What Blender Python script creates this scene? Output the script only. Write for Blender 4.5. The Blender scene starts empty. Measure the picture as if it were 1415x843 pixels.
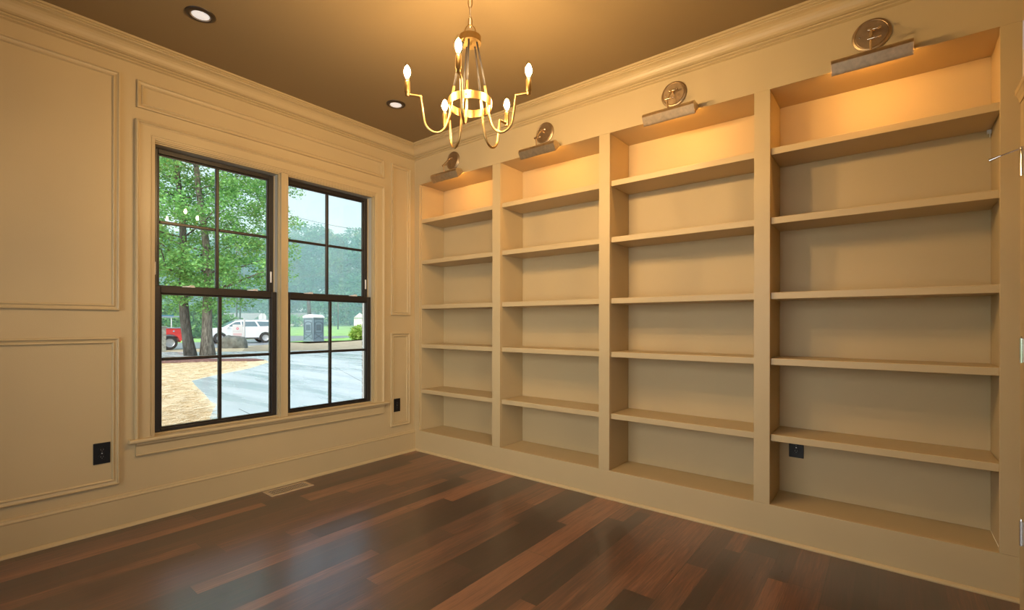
import bpy, bmesh, math, random
import numpy as np
from mathutils import Vector, Matrix
random.seed(7); rng = np.random.default_rng(11)
sc = bpy.context.scene
COL = sc.collection
PI = math.pi

# ------------------------------------------------------------------ camera geometry (room units: metres)
F, YAW, ROLL, CY = 656.96, math.radians(38.402), math.radians(.0931), 447.98
CAM = Vector((-2.8386, -3.3828, 1.146))
FW = Vector((math.cos(YAW), math.sin(YAW), 0))
_r = Vector((math.sin(YAW), -math.cos(YAW), 0)); _u = Vector((0, 0, 1))
RT = _r*math.cos(ROLL)+_u*math.sin(ROLL); UP = -_r*math.sin(ROLL)+_u*math.cos(ROLL)
def ray(px, py): return FW + RT*((px-707.5)/F) - UP*((py-CY)/F)
def onz(px, py, z=-.3):
    d = ray(px, py); t = (z-CAM.z)/d.z; return CAM+d*t
def atd(px, py, dist): return CAM+ray(px, py)*dist
H = 2.743

# ------------------------------------------------------------------ materials
def nt(name):
    m = bpy.data.materials.new(name); m.use_nodes = True
    n = m.node_tree; b = n.nodes['Principled BSDF']; return m, n, b
def mat(name, col, rough=.5, metal=0, spec=.5, noise=0, nscale=20, bump=0, bscale=60, coat=0):
    m, n, b = nt(name)
    b.inputs['Base Color'].default_value = (*col, 1); b.inputs['Roughness'].default_value = rough
    b.inputs['Metallic'].default_value = metal; b.inputs['Specular IOR Level'].default_value = spec
    b.inputs['Coat Weight'].default_value = coat
    if noise or bump:
        tc = n.nodes.new('ShaderNodeTexCoord')
    if noise:
        t = n.nodes.new('ShaderNodeTexNoise'); t.inputs['Scale'].default_value = nscale; t.inputs['Detail'].default_value = 5
        n.links.new(tc.outputs['Object'], t.inputs['Vector'])
        mp = n.nodes.new('ShaderNodeMapRange'); mp.inputs[1].default_value = .3; mp.inputs[2].default_value = .7
        mp.inputs[3].default_value = 1-noise; mp.inputs[4].default_value = 1+noise
        n.links.new(t.outputs[0], mp.inputs[0])
        mx = n.nodes.new('ShaderNodeVectorMath'); mx.operation = 'SCALE'; mx.inputs[0].default_value = col
        n.links.new(mp.outputs[0], mx.inputs['Scale']); n.links.new(mx.outputs[0], b.inputs['Base Color'])
    if bump:
        t = n.nodes.new('ShaderNodeTexNoise'); t.inputs['Scale'].default_value = bscale; t.inputs['Detail'].default_value = 3
        n.links.new(tc.outputs['Object'], t.inputs['Vector'])
        bp = n.nodes.new('ShaderNodeBump'); bp.inputs['Strength'].default_value = bump; bp.inputs['Distance'].default_value = .01
        n.links.new(t.outputs[0], bp.inputs['Height']); n.links.new(bp.outputs[0], b.inputs['Normal'])
    return m
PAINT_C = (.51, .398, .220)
PAINT = mat('wall_paint', PAINT_C, .55, noise=.02, nscale=3, bump=.06, bscale=220)
TRIM = mat('trim_paint', PAINT_C, .42, noise=.02, nscale=4)
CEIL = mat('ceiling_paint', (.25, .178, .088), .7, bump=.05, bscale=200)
BLACKP = mat('black_plastic', (.006, .006, .007), .42, spec=.3)
SASH = mat('bronze_sash', (.018, .015, .014), .38, noise=.3, nscale=300)
JAMBL = mat('jamb_liner_vinyl', (.50, .48, .42), .4)
WHITEV = mat('white_vinyl', (.75, .76, .78), .4)
GOLD = mat('brushed_gold', (.44, .285, .11), .36, metal=1, noise=.08, nscale=60)
LEATHER = mat('grey_metal_rod', (.022, .019, .019), .6)
PLATEBR = mat('antique_brass_plate', (.42, .31, .19), .46, metal=1, noise=.12, nscale=40)
ARMBR = mat('antique_brass_arm', (.72, .56, .38), .22, metal=1)
ANTBR = mat('antique_brass', (.66, .52, .35), .37, metal=1, noise=.15, nscale=40)
CHROME = mat('chrome', (.7, .7, .72), .12, metal=1)
SATIN = mat('satin_nickel', (.6, .58, .55), .3, metal=1)
LENS = mat('light_lens', (.85, .85, .83), .4)
LENS.node_tree.nodes['Principled BSDF'].inputs['Emission Color'].default_value = (.85, .92, 1, 1)
LENS.node_tree.nodes['Principled BSDF'].inputs['Emission Strength'].default_value = .45
REFL = mat('light_baffle', (.45, .43, .42), .3, metal=.6)
DKBR = mat('dark_bronze_ring', (.03, .02, .014), .4)
VENTM = mat('vent_tan_metal', (.42, .31, .19), .45)
DARK = mat('dark_void', (.01, .01, .01), .8)
CHAINM = mat('antique_chain', (.35, .24, .12), .35, metal=1)
BASEP = mat('candle_collar', (.25, .2, .14), .4, metal=.8)

def emit(name, col, s):
    m = bpy.data.materials.new(name); m.use_nodes = True; n = m.node_tree; n.nodes.clear()
    o = n.nodes.new('ShaderNodeOutputMaterial'); e = n.nodes.new('ShaderNodeEmission')
    e.inputs[0].default_value = (*col, 1); e.inputs[1].default_value = s
    n.links.new(e.outputs[0], o.inputs[0]); return m
BULB_E = emit('bulb_glow', (1, .66, .31), 1520)
TUBE_E = emit('picture_light_lamp', (1, .47, .11), 165)

def glassy(name, tint=(1, 1, 1), ior=1.5, rough=0):
    m = bpy.data.materials.new(name); m.use_nodes = True; n = m.node_tree; n.nodes.clear()
    o = n.nodes.new('ShaderNodeOutputMaterial'); mx = n.nodes.new('ShaderNodeMixShader')
    fr = n.nodes.new('ShaderNodeFresnel'); fr.inputs[0].default_value = ior
    tr = n.nodes.new('ShaderNodeBsdfTransparent'); tr.inputs[0].default_value = (*tint, 1)
    gl = n.nodes.new('ShaderNodeBsdfGlossy'); gl.inputs['Roughness'].default_value = rough
    n.links.new(fr.outputs[0], mx.inputs[0]); n.links.new(tr.outputs[0], mx.inputs[1]); n.links.new(gl.outputs[0], mx.inputs[2])
    n.links.new(mx.outputs[0], o.inputs[0]); return m
GLASS = glassy('window_glass', (.98, .99, .99), 1.45)
BULBG = glassy('bulb_glass', (1, .97, .92), 1.12)

def floor_mat():
    m, n, b = nt('plank_floor'); N = n.nodes; L = n.links
    def math_(op, a, bb=None, c=None):
        x = N.new('ShaderNodeMath'); x.operation = op
        for i, v in enumerate((a, bb, c)):
            if v is None: continue
            if isinstance(v, (int, float)): x.inputs[i].default_value = v
            else: L.new(v, x.inputs[i])
        return x.outputs[0]
    tc = N.new('ShaderNodeTexCoord'); sp = N.new('ShaderNodeSeparateXYZ'); L.new(tc.outputs['Object'], sp.inputs[0])
    X, Y = sp.outputs[0], sp.outputs[1]
    yw = math_('ADD', math_('MULTIPLY', Y, 9.2), math_('MULTIPLY', math_('SINE', math_('MULTIPLY', Y, 23.0)), .20))
    row = math_('FLOOR', yw); fy = math_('FRACT', yw)
    w1 = N.new('ShaderNodeTexWhiteNoise'); w1.noise_dimensions = '1D'; L.new(row, w1.inputs['W'])
    xs = math_('ADD', math_('MULTIPLY', X, .85), math_('MULTIPLY', w1.outputs[0], 7.0))
    idx = math_('FLOOR', xs); fx = math_('FRACT', xs)
    cb = N.new('ShaderNodeCombineXYZ'); L.new(row, cb.inputs[0]); L.new(idx, cb.inputs[1])
    w2 = N.new('ShaderNodeTexWhiteNoise'); w2.noise_dimensions = '3D'; L.new(cb.outputs[0], w2.inputs['Vector'])
    ramp = N.new('ShaderNodeValToRGB'); cr = ramp.color_ramp; cr.interpolation = 'LINEAR'
    cols = [(0, (.026, .009, .009)), (.28, (.048, .016, .014)), (.52, (.082, .028, .019)), (.75, (.155, .054, .028)), (1, (.28, .11, .052))]
    cr.elements[0].position = 0; cr.elements[0].color = (*cols[0][1], 1); cr.elements[1].position = 1; cr.elements[1].color = (*cols[-1][1], 1)
    for p, c in cols[1:-1]:
        e = cr.elements.new(p); e.color = (*c, 1)
    # grain
    mp = N.new('ShaderNodeCombineXYZ')
    L.new(math_('MULTIPLY', X, 3.0), mp.inputs[0]); L.new(math_('ADD', math_('MULTIPLY', Y, 60.0), math_('MULTIPLY', w2.outputs[0], 50)), mp.inputs[1]); L.new(math_('MULTIPLY', row, 3.7), mp.inputs[2])
    g = N.new('ShaderNodeTexNoise'); g.inputs['Scale'].default_value = 1.6; g.inputs['Detail'].default_value = 8; g.inputs['Roughness'].default_value = .65; g.inputs['Distortion'].default_value = .6
    L.new(mp.outputs[0], g.inputs['Vector'])
    mp2 = N.new('ShaderNodeCombineXYZ')
    L.new(math_('MULTIPLY', X, .9), mp2.inputs[0]); L.new(math_('ADD', math_('MULTIPLY', Y, 14.0), math_('MULTIPLY', row, 9.1)), mp2.inputs[1]); L.new(math_('MULTIPLY', idx, 5.7), mp2.inputs[2])
    g2 = N.new('ShaderNodeTexNoise'); g2.inputs['Scale'].default_value = 1.0; g2.inputs['Detail'].default_value = 2; g2.inputs['Distortion'].default_value = 1.2
    L.new(mp2.outputs[0], g2.inputs['Vector'])
    v = math_('ADD', math_('MULTIPLY', w2.outputs[0], .90), math_('ADD', math_('MULTIPLY', math_('SUBTRACT', g.outputs[0], .5), 1.5), math_('MULTIPLY', math_('SUBTRACT', g2.outputs[0], .42), .55)))
    L.new(v, ramp.inputs[0])
    # seams
    sy = math_('LESS_THAN', math_('MINIMUM', fy, math_('SUBTRACT', 1, fy)), .012)
    sx = math_('LESS_THAN', math_('MINIMUM', fx, math_('SUBTRACT', 1, fx)), .0013)
    seam = math_('MAXIMUM', sy, sx)
    mx = N.new('ShaderNodeMix'); mx.data_type = 'RGBA'
    L.new(math_('MULTIPLY', seam, .8), mx.inputs['Factor']); L.new(ramp.outputs[0], mx.inputs['A']); mx.inputs['B'].default_value = (.012, .006, .004, 1)
    L.new(mx.outputs['Result'], b.inputs['Base Color'])
    rr = N.new('ShaderNodeMapRange'); rr.inputs[3].default_value = .24; rr.inputs[4].default_value = .36; L.new(g.outputs[0], rr.inputs[0]); L.new(rr.outputs[0], b.inputs['Roughness'])
    b.inputs['Specular IOR Level'].default_value = 1.0
    b.inputs['IOR'].default_value = 1.9
    bp = N.new('ShaderNodeBump'); bp.inputs['Strength'].default_value = .35; bp.inputs['Distance'].default_value = .0012
    L.new(math_('SUBTRACT', math_('MULTIPLY', g.outputs[0], .6), seam), bp.inputs['Height']); L.new(bp.outputs[0], b.inputs['Normal'])
    return m
FLOOR = floor_mat()

# ------------------------------------------------------------------ mesh helpers
class MB:
    def __init__(s): s.bm = bmesh.new()
    def box(s, x0, x1, y0, y1, z0, z1):
        v = [s.bm.verts.new((x, y, z)) for x in (x0, x1) for y in (y0, y1) for z in (z0, z1)]
        for q in ((0, 1, 3, 2), (4, 6, 7, 5), (0, 4, 5, 1), (2, 3, 7, 6), (0, 2, 6, 4), (1, 5, 7, 3)): s.bm.faces.new([v[i] for i in q])
        return s
    def obox(s, c, a, b, cc):
        """box from centre c and half-axis vectors"""
        c = Vector(c); a = Vector(a); b = Vector(b); cc = Vector(cc)
        v = [s.bm.verts.new(c+a*i+b*j+cc*k) for i in (-1, 1) for j in (-1, 1) for k in (-1, 1)]
        for q in ((0, 1, 3, 2), (4, 6, 7, 5), (0, 4, 5, 1), (2, 3, 7, 6), (0, 2, 6, 4), (1, 5, 7, 3)): s.bm.faces.new([v[i] for i in q])
        return s
    def prism(s, poly, f0, f1):
        """poly of 2-d points; f0,f1 map (a,b) to 3-d ends"""
        A = [s.bm.verts.new(f0(*p)) for p in poly]; B = [s.bm.verts.new(f1(*p)) for p in poly]
        n = len(poly)
        s.bm.faces.new(A); s.bm.faces.new(B[::-1])
        for i in range(n): s.bm.faces.new((A[i], A[(i+1) % n], B[(i+1) % n], B[i]))
        return s
    def tube(s, pts, r, seg=12, closed=False, cap=True):
        pts = [Vector(p) for p in pts]; n = len(pts); rs = r if isinstance(r, (list, tuple)) else [r]*n
        rings = []; up = None
        for i, p in enumerate(pts):
            if closed: t = (pts[(i+1) % n]-pts[i-1])
            else: t = (pts[min(i+1, n-1)]-pts[max(i-1, 0)])
            t.normalize()
            if up is None:
                up = Vector((0, 0, 1)) if abs(t.z) < .9 else Vector((1, 0, 0))
            u = (up-t*up.dot(t))
            if u.length < 1e-5: u = t.orthogonal()
            u.normalize(); up = u; w = t.cross(u)
            rings.append([s.bm.verts.new(p+(u*math.cos(2*PI*k/seg)+w*math.sin(2*PI*k/seg))*rs[i]) for k in range(seg)])
        m = n if closed else n-1
        for i in range(m):
            a, b = rings[i], rings[(i+1) % n]
            for k in range(seg): s.bm.faces.new((a[k], a[(k+1) % seg], b[(k+1) % seg], b[k]))
        if cap and not closed:
            s.bm.faces.new(rings[0][::-1]); s.bm.faces.new(rings[-1])
        return s
    def lathe(s, prof, c=(0, 0, 0), axis='Z', seg=32, closed=False):
        c = Vector(c); rings = []
        def P(r, h, a):
            x, y = r*math.cos(a), r*math.sin(a)
            return c+(Vector((x, y, h)) if axis == 'Z' else Vector((h, x, y)) if axis == 'X' else Vector((x, h, y)))
        for r, h in prof:
            if r < 1e-6: rings.append([s.bm.verts.new(P(0, h, 0))])
            else: rings.append([s.bm.verts.new(P(r, h, 2*PI*k/seg)) for k in range(seg)])
        L = list(range(len(rings)-1)) + ([len(rings)-1] if closed else [])
        for i in L:
            a, b = rings[i], rings[(i+1) % len(rings)]
            for k in range(seg):
                k2 = (k+1) % seg
                if len(a) == 1 and len(b) == 1: continue
                if len(a) == 1: s.bm.faces.new((a[0], b[k], b[k2]))
                elif len(b) == 1: s.bm.faces.new((a[k], b[0], a[k2]))
                else: s.bm.faces.new((a[k], b[k], b[k2], a[k2]))
        return s
    def sweep(s, path, closed, prof, mp, cprof=True):
        """mitred moulding: path 2-d, prof [(inward offset, height)], inward = left of travel"""
        n = len(path); P = [Vector(p) for p in path]
        offs = []
        for i in range(n):
            if closed or 0 < i < n-1:
                d0 = (P[i]-P[i-1]).normalized(); d1 = (P[(i+1) % n]-P[i]).normalized()
                n0 = Vector((-d0.y, d0.x)); n1 = Vector((-d1.y, d1.x)); b = n0+n1
                offs.append(b*(2/b.length_squared) if b.length > 1e-6 else n0)
            else:
                d = (P[1]-P[0]) if i == 0 else (P[-1]-P[-2]); d.normalize(); offs.append(Vector((-d.y, d.x)))
        R = [[s.bm.verts.new(mp(*(P[i]+offs[i]*t), h)) for t, h in prof] for i in range(n)]
        m = len(prof)
        for i in range(n if closed else n-1):
            a, b = R[i], R[(i+1) % n]
            for k in range(m if cprof else m-1):
                k2 = (k+1) % m
                s.bm.faces.new((a[k], b[k], b[k2], a[k2]))
        if not closed and cprof:
            s.bm.faces.new(R[0]); s.bm.faces.new(R[-1][::-1])
        return s
    def build(s, name, m, parent=None, bevel=0, smooth=False, seg=2, auto=False):
        bmesh.ops.recalc_face_normals(s.bm, faces=s.bm.faces)
        me = bpy.data.meshes.new(name); s.bm.to_mesh(me); s.bm.free()
        o = bpy.data.objects.new(name, me); COL.objects.link(o)
        if m: me.materials.append(m)
        if smooth:
            me.polygons.foreach_set('use_smooth', [True]*len(me.polygons))
            if auto:
                es = o.modifiers.new('es', 'EDGE_SPLIT'); es.split_angle = math.radians(38)
        if bevel:
            bv = o.modifiers.new('bevel', 'BEVEL'); bv.width = bevel; bv.segments = seg; bv.limit_method = 'ANGLE'
        if parent: setp(o, parent)
        return o
def setp(o, p):
    """parent, keeping the mesh where its coordinates put it"""
    o.parent = p
    M = Matrix.Identity(4); q = p
    while q: M = Matrix.LocRotScale(q.location, q.rotation_euler, q.scale) @ M if q.parent is None else Matrix.LocRotScale(q.location, q.rotation_euler, q.scale) @ M; q = q.parent
    o.matrix_parent_inverse = M.inverted() if False else Matrix.Identity(4)
def empty(name, loc=(0, 0, 0), rz=0, parent=None):
    o = bpy.data.objects.new(name, None); COL.objects.link(o); o.location = loc; o.rotation_euler = (0, 0, rz); o.empty_display_size = .1
    if parent: o.parent = parent
    return o
def tag(o, label=None, cat=None, group=None, kind=None):
    if label: o['label'] = label
    if cat: o['category'] = cat
    if group: o['group'] = group
    if kind: o['kind'] = kind
    return o
def struct(o, label=None, cat=None):
    return tag(o, label, cat, kind='structure')
def raw(name, verts, faces, m, parent=None, smooth=False):
    me = bpy.data.meshes.new(name)
    verts = np.asarray(verts, dtype=np.float32); faces = np.asarray(faces, dtype=np.int32)
    k = faces.shape[1]
    me.vertices.add(len(verts)); me.vertices.foreach_set('co', verts.ravel())
    me.loops.add(faces.size); me.loops.foreach_set('vertex_index', faces.ravel())
    me.polygons.add(len(faces)); me.polygons.foreach_set('loop_start', np.arange(0, faces.size, k, dtype=np.int32))
    me.update(calc_edges=True); me.materials.append(m)
    o = bpy.data.objects.new(name, me); COL.objects.link(o)
    if parent: o.parent = parent
    return o

# ================================================================== THE ROOM
XL, YB = -3.75, -3.815      # far ends of the room behind the camera
struct(MB().box(XL-.1, .42, YB-.1, .02, -.06, 0).build('floor', FLOOR), 'dark reddish brown wood plank floor', 'floor')
cb = MB()
# ceiling, with holes for the two recessed lights left to their cans standing just under it
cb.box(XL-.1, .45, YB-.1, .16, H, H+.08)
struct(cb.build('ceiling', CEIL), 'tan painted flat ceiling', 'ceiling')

OX0, OX1, WDX = -1.954, -1.218, .7855          # window opening 1, shift to opening 2
OZ0, OZ1 = .488, 2.214
w = MB(); T = .126
w.box(XL, OX0, 0, T, 0, H).box(OX1, OX0+WDX, 0, T, OZ0, OZ1).box(OX1+WDX, .42, 0, T, 0, H)
w.box(OX0, OX1+WDX, 0, T, 0, OZ0).box(OX0, OX1+WDX, 0, T, OZ1, H)
struct(w.build('wall_left', PAINT), 'tan wall with panel moulding around two windows', 'wall')
struct(MB().box(0, .32, YB, 0, 2.401, H).box(.302, .42, YB-.1, .1, 0, 2.401).build('wall_right', PAINT), 'tan wall above the built-in bookcase', 'wall')
WY0, WY1, WZ0, WZ1 = -3.35, -.55, .35, 2.30     # unseen window added behind the camera to fill the room with daylight
w = MB(); w.box(XL-.12, XL, YB, WY0, 0, H).box(XL-.12, XL, WY1, 0, 0, H).box(XL-.12, XL, WY0, WY1, 0, WZ0).box(XL-.12, XL, WY0, WY1, WZ1, H)
struct(w.build('wall_west', PAINT), 'tan side wall with a broad window behind the camera', 'wall')
w3 = empty('window_3', (0, 0, 0)); struct(w3, 'broad window in the side wall behind the camera', 'window')
f = MB(); f.box(XL-.09, XL-.03, WY0, WY0+.05, WZ0, WZ1).box(XL-.09, XL-.03, WY1-.05, WY1, WZ0, WZ1).box(XL-.09, XL-.03, WY0, WY1, WZ0, WZ0+.05).box(XL-.09, XL-.03, WY0, WY1, WZ1-.05, WZ1)
for yy in (WY0+.93, WY0+1.87): f.box(XL-.085, XL-.035, yy-.03, yy+.03, WZ0+.05, WZ1-.05)
f.build('window_frame', SASH, w3)
MB().box(XL-.062, XL-.058, WY0+.05, WY1-.05, WZ0+.05, WZ1-.05).build('pane', GLASS, w3)
f = MB().sweep([(WY0-.09, WZ0-.09), (WY1+.09, WZ0-.09), (WY1+.09, WZ1+.09), (WY0-.09, WZ1+.09)], True, [(0, 0), (0, .018), (.09, .012), (.09, 0)], lambda a, b, h: (XL+h, a, b))
f.build('window_casing', TRIM, w3)
DX0, DX1, DZ = -.155, -.155-.80, 2.02
w = MB(); RX0, RX1 = -3.45, -1.35; w.box(DX0, 0, YB-.1, YB, 0, H).box(XL, RX0, YB-.1, YB, 0, H).box(RX1, DX1, YB-.1, YB, 0, H).box(RX0, RX1, YB-.1, YB, 0, .35).box(RX0, RX1, YB-.1, YB, 2.30, H).box(DX1, DX0, YB-.1, YB, DZ, H)
struct(w.build('wall_rear', PAINT), 'tan wall beside the bookcase with a door', 'wall')

w4 = empty('window_4', (0, 0, 0)); struct(w4, 'broad window in the rear wall behind the camera', 'window')  # unseen, added to throw fill daylight onto the left wall
f = MB(); f.box(RX0, RX0+.05, YB-.09, YB-.03, .35, 2.30).box(RX1-.05, RX1, YB-.09, YB-.03, .35, 2.30).box(RX0, RX1, YB-.09, YB-.03, .35, .40).box(RX0, RX1, YB-.09, YB-.03, 2.25, 2.30)
f.box((RX0+RX1)/2-.03, (RX0+RX1)/2+.03, YB-.085, YB-.035, .40, 2.25)
f.build('window_frame', SASH, w4)
MB().box(RX0+.05, RX1-.05, YB-.062, YB-.058, .40, 2.25).build('pane', GLASS, w4)
MB().sweep([(RX0-.09, .26), (RX1+.09, .26), (RX1+.09, 2.39), (RX0-.09, 2.39)], True, [(0, 0), (0, .018), (.09, .012), (.09, 0)], lambda a, b, h: (a, YB+h, b)).build('window_casing', TRIM, w4)
# crown moulding
cprof = [(0, 0), (.101, 0), (.101, -.010), (.097, -.012), (.0935, -.0125), (.0965, -.016), (.0965, -.021), (.092, -.024), (.087, -.0245), (.089, -.028), (.088, -.031), (.082, -.032), (.070, -.036), (.059, -.045), (.051, -.056), (.045, -.068), (.037, -.079), (.026, -.0855), (.018, -.0865), (.0225, -.089), (.0225, -.094), (.019, -.097), (.011, -.099), (.008, -.102), (.0125, -.106), (.0125, -.110), (.005, -.1125), (0, -.115)]
c = MB().sweep([(0, 0), (XL, 0), (XL, YB), (0, YB)], True, cprof, lambda a, b, h: (a, b, H-.0002+h))
struct(c.build('trim_1', TRIM), 'tan crown moulding around the ceiling', 'crown moulding')
# baseboards
bprof = [(0, 0), (.030, 0), (.030, .004), (.027, .010), (.022, .015), (.015, .018), (.015, .160), (.018, .163), (.019, .168), (.017, .172), (.012, .174), (.011, .178), (.011, .183), (.006, .187), (0, .187)]
o = MB().sweep([(0, 0), (XL, 0)], False, bprof, lambda a, b, h: (a, b, h)).build('baseboard_left', TRIM)
struct(o, 'tall tan baseboard under the windows', 'baseboard')
o = MB().sweep([(XL, 0), (XL, YB)], False, bprof, lambda a, b, h: (a, b, h)).build('baseboard_west', TRIM)
struct(o, 'tan baseboard on the side wall', 'baseboard')
o = MB().sweep([(XL, YB), (DX1-.09, YB)], False, bprof, lambda a, b, h: (a, b, h)).build('baseboard_rear', TRIM)
struct(o, 'tan baseboard beside the door', 'baseboard')
o = MB().sweep([(0, YB), (0, -.030)], False, [(0, 0), (.014, 0), (.0145, .006), (.011, .012), (.006, .016), (0, .018)], lambda a, b, h: (a, b, h)).build('baseboard_right', TRIM)
struct(o, 'thin tan shoe moulding along the foot of the bookcase', 'moulding')

# wall panel mouldings
pprof = [(0, 0), (0, .012), (.002, .0155), (.006, .0165), (.009, .014), (.010, .009), (.020, .0055), (.0225, .0065), (.0235, .011), (.027, .012), (.030, .0105), (.031, .006), (.033, .005), (.033, 0)]
def panel(n, x0, x1, z0, z1, label):
    # travel counter-clockwise seen from the room so that inward is left
    o = MB().sweep([(x0, z0), (x1, z0), (x1, z1), (x0, z1)], True, pprof, lambda a, b, h: (a, -h, b)).build('trim_%d' % n, TRIM)
    struct(o, label, 'panel moulding')
panel(2, -3.60, -2.117, 1.219, 2.552, 'large rectangular wall panel moulding left of the windows, upper')
panel(3, -3.60, -2.117, .249, 1.068, 'rectangular wall panel moulding left of the windows, lower')
panel(4, -2.041, -.340, 2.387, 2.545, 'long narrow wall panel moulding above the windows')
panel(5, -.265, -.055, 1.222, 2.540, 'tall narrow wall panel moulding between window and corner, upper')
panel(6, -.267, -.060, .253, 1.066, 'narrow wall panel moulding between window and corner, lower')

# window casing
CX0, CX1 = OX0-.096, OX1+WDX+.092
kprof = [(0, 0), (0, .022), (.004, .028), (.011, .029), (.015, .026), (.017, .019), (.021, .0185), (.0225, .0145), (.074, .0150), (.0755, .0105), (.079, .0100), (.080, .0125), (.085, .0125), (.0865, .009), (.096, .009), (.096, 0)]
kprof = [(t*(.094/.096), h) for t, h in kprof]
w = MB().sweep([(CX0, .484), (CX0, 2.316), (CX1, 2.316), (CX1, .484)], False, [(-t, h) for t, h in kprof], lambda a, b, h: (a, -h, b))
w.box(OX1, OX0+WDX, -.012, 0, OZ0-.004, OZ1+.004)
w.box(OX1, OX1+.008, -.0155, -.012, OZ0-.004, OZ1+.004).box(OX0+WDX-.008, OX0+WDX, -.0155, -.012, OZ0-.004, OZ1+.004)
struct(w.build('trim_7', TRIM), 'tan casing around the pair of windows', 'window casing')
# stool and apron
st = [(.036, .462), (-.034, .462), (-.041, .466), (-.043, .474), (-.041, .482), (-.034, .4865), (.036, .4865)]
w = MB().prism(st, lambda y, z: (-2.078, y, z), lambda y, z: (-.298, y, z))
struct(w.build('trim_8', TRIM, bevel=.003), 'tan window stool under both windows', 'window sill')
ap = [(0, .462), (-.026, .462), (-.026, .452), (-.020, .445), (-.014, .442), (-.014, .395), (-.018, .392), (-.016, .386), (0, .386)]
w = MB().prism(ap, lambda y, z: (-2.044, y, z), lambda y, z: (-.338, y, z))
struct(w.build('trim_9', TRIM), 'tan apron board under the window stool', 'apron')

# windows
def window(n, dx, label):
    root = empty('window_%d' % n, (0, 0, 0)); struct(root, label, 'window')
    x0, x1 = OX0+dx, OX1+dx
    # frame lining: painted stops, vinyl track
    f = MB()
    for a, b in ((x0, x0+.005), (x1-.005, x1)):
        f.box(a, b, .012, .036, OZ0, OZ1)
    f.box(x0, x1, .012, .036, OZ1-.006, OZ1)
    f.box(x0, x1, .030, .124, OZ0, OZ0+.008)
    f.build('window_stop', TRIM, root)
    f = MB()
    for a, b in ((x0, x0+.004), (x1-.004, x1)):
        f.box(a, b, .040, .124, OZ0, OZ1)
    f.box(x0+.004, x1-.004, .040, .124, OZ1-.005, OZ1)
    f.build('jamb_liner', JAMBL, root)
    f = MB()
    for s0, s1 in ((x0+.004, x0+.009), (x1-.009, x1-.004)):
        f.box(s0, s1, .0775, .0865, OZ0+.01, OZ1-.006)
    f.build('jamb_track', TRIM, root)
    # exterior frame, white
    f = MB()
    for a, b in ((x0-.02, x0+.012), (x1-.012, x1+.02)): f.box(a, b, .1265, .150, OZ0-.02, OZ1+.02)
    f.box(x0+.012, x1-.012, .1265, .150, OZ1-.012, OZ1+.02).box(x0+.012, x1-.012, .1265, .165, OZ0-.03, OZ0+.012)
    f.build('exterior_frame', WHITEV, root, bevel=.002)
    def sash(name, y0, y1, z0, z1, gx, gz0, gz1, mz, lab):
        s = MB(); a, b = x0+.0055, x1-.0055
        s.box(a, x0+gx, y0, y1, z0, z1).box(x1-gx, b, y0, y1, z0, z1).box(x0+gx, x1-gx, y0, y1, z0, gz0).box(x0+gx, x1-gx, y0, y1, gz1, z1)
        so = s.build(name, SASH, root, bevel=.003); so['label'] = lab
        ym = (y0+y1)/2
        g = MB(); e = .009   # glazing bead
        g.box(x0+gx, x0+gx+e, y0+.008, y1-.008, gz0, gz1).box(x1-gx-e, x1-gx, y0+.008, y1-.008, gz0, gz1)
        g.box(x0+gx+e, x1-gx-e, y0+.008, y1-.008, gz0, gz0+e).box(x0+gx+e, x1-gx-e, y0+.008, y1-.008, gz1-e, gz1)
        g.build('glazing_bead', SASH, so, bevel=.003)
        g = MB(); xm = (x0+x1)/2
        g.box(xm-.0105, xm+.0105, ym-.011, ym+.011, gz0+e, gz1-e)
        g.box(x0+gx+e, xm-.0105, ym-.011, ym+.011, mz-.0095, mz+.0095).box(xm+.0105, x1-gx-e, ym-.011, ym+.011, mz-.0095, mz+.0095)
        g.build('muntin', SASH, so, bevel=.004)
        MB().box(x0+gx+.001, x1-gx-.001, ym-.0015, ym+.0015, gz0+.001, gz1-.001).build('pane', GLASS, so)
        return so
    lo = sash('lower_sash', .0400, .0765, .497, 1.372, .041, .516, 1.329, .931, 'dark bronze lower sash')
    up = sash('upper_sash', .0880, .1235, 1.335, 2.208, .040, 1.372, 2.178, 1.765, 'dark bronze upper sash')
    for fx in (.26, .78):
        xx = x0+(x1-x0)*fx
        k = MB().lathe([(0, .010), (.016, .009), (.019, .004), (.019, 0), (0, 0)], (xx, .058, 1.3722), seg=20)
        k.box(xx-.034, xx+.034, .050, .066, 1.3722, 1.379)
        k.box(xx+.004, xx+.030, .047, .058, 1.379, 1.386)
        ko = k.build('sash_lock', WHITEV, lo, bevel=.002); ko['label'] = 'pale sash lock'
    for a in (x0+.022, x1-.026):
        ko = MB().box(a-.006, a+.006, .080, .0885, 1.44, 1.52).build('tilt_latch', WHITEV, up, bevel=.004); ko['label'] = 'white sash stop'
    return root
window(1, 0, 'left black double-hung window showing the large tree')
window(2, WDX, 'right black double-hung window showing the portable toilet')

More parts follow.
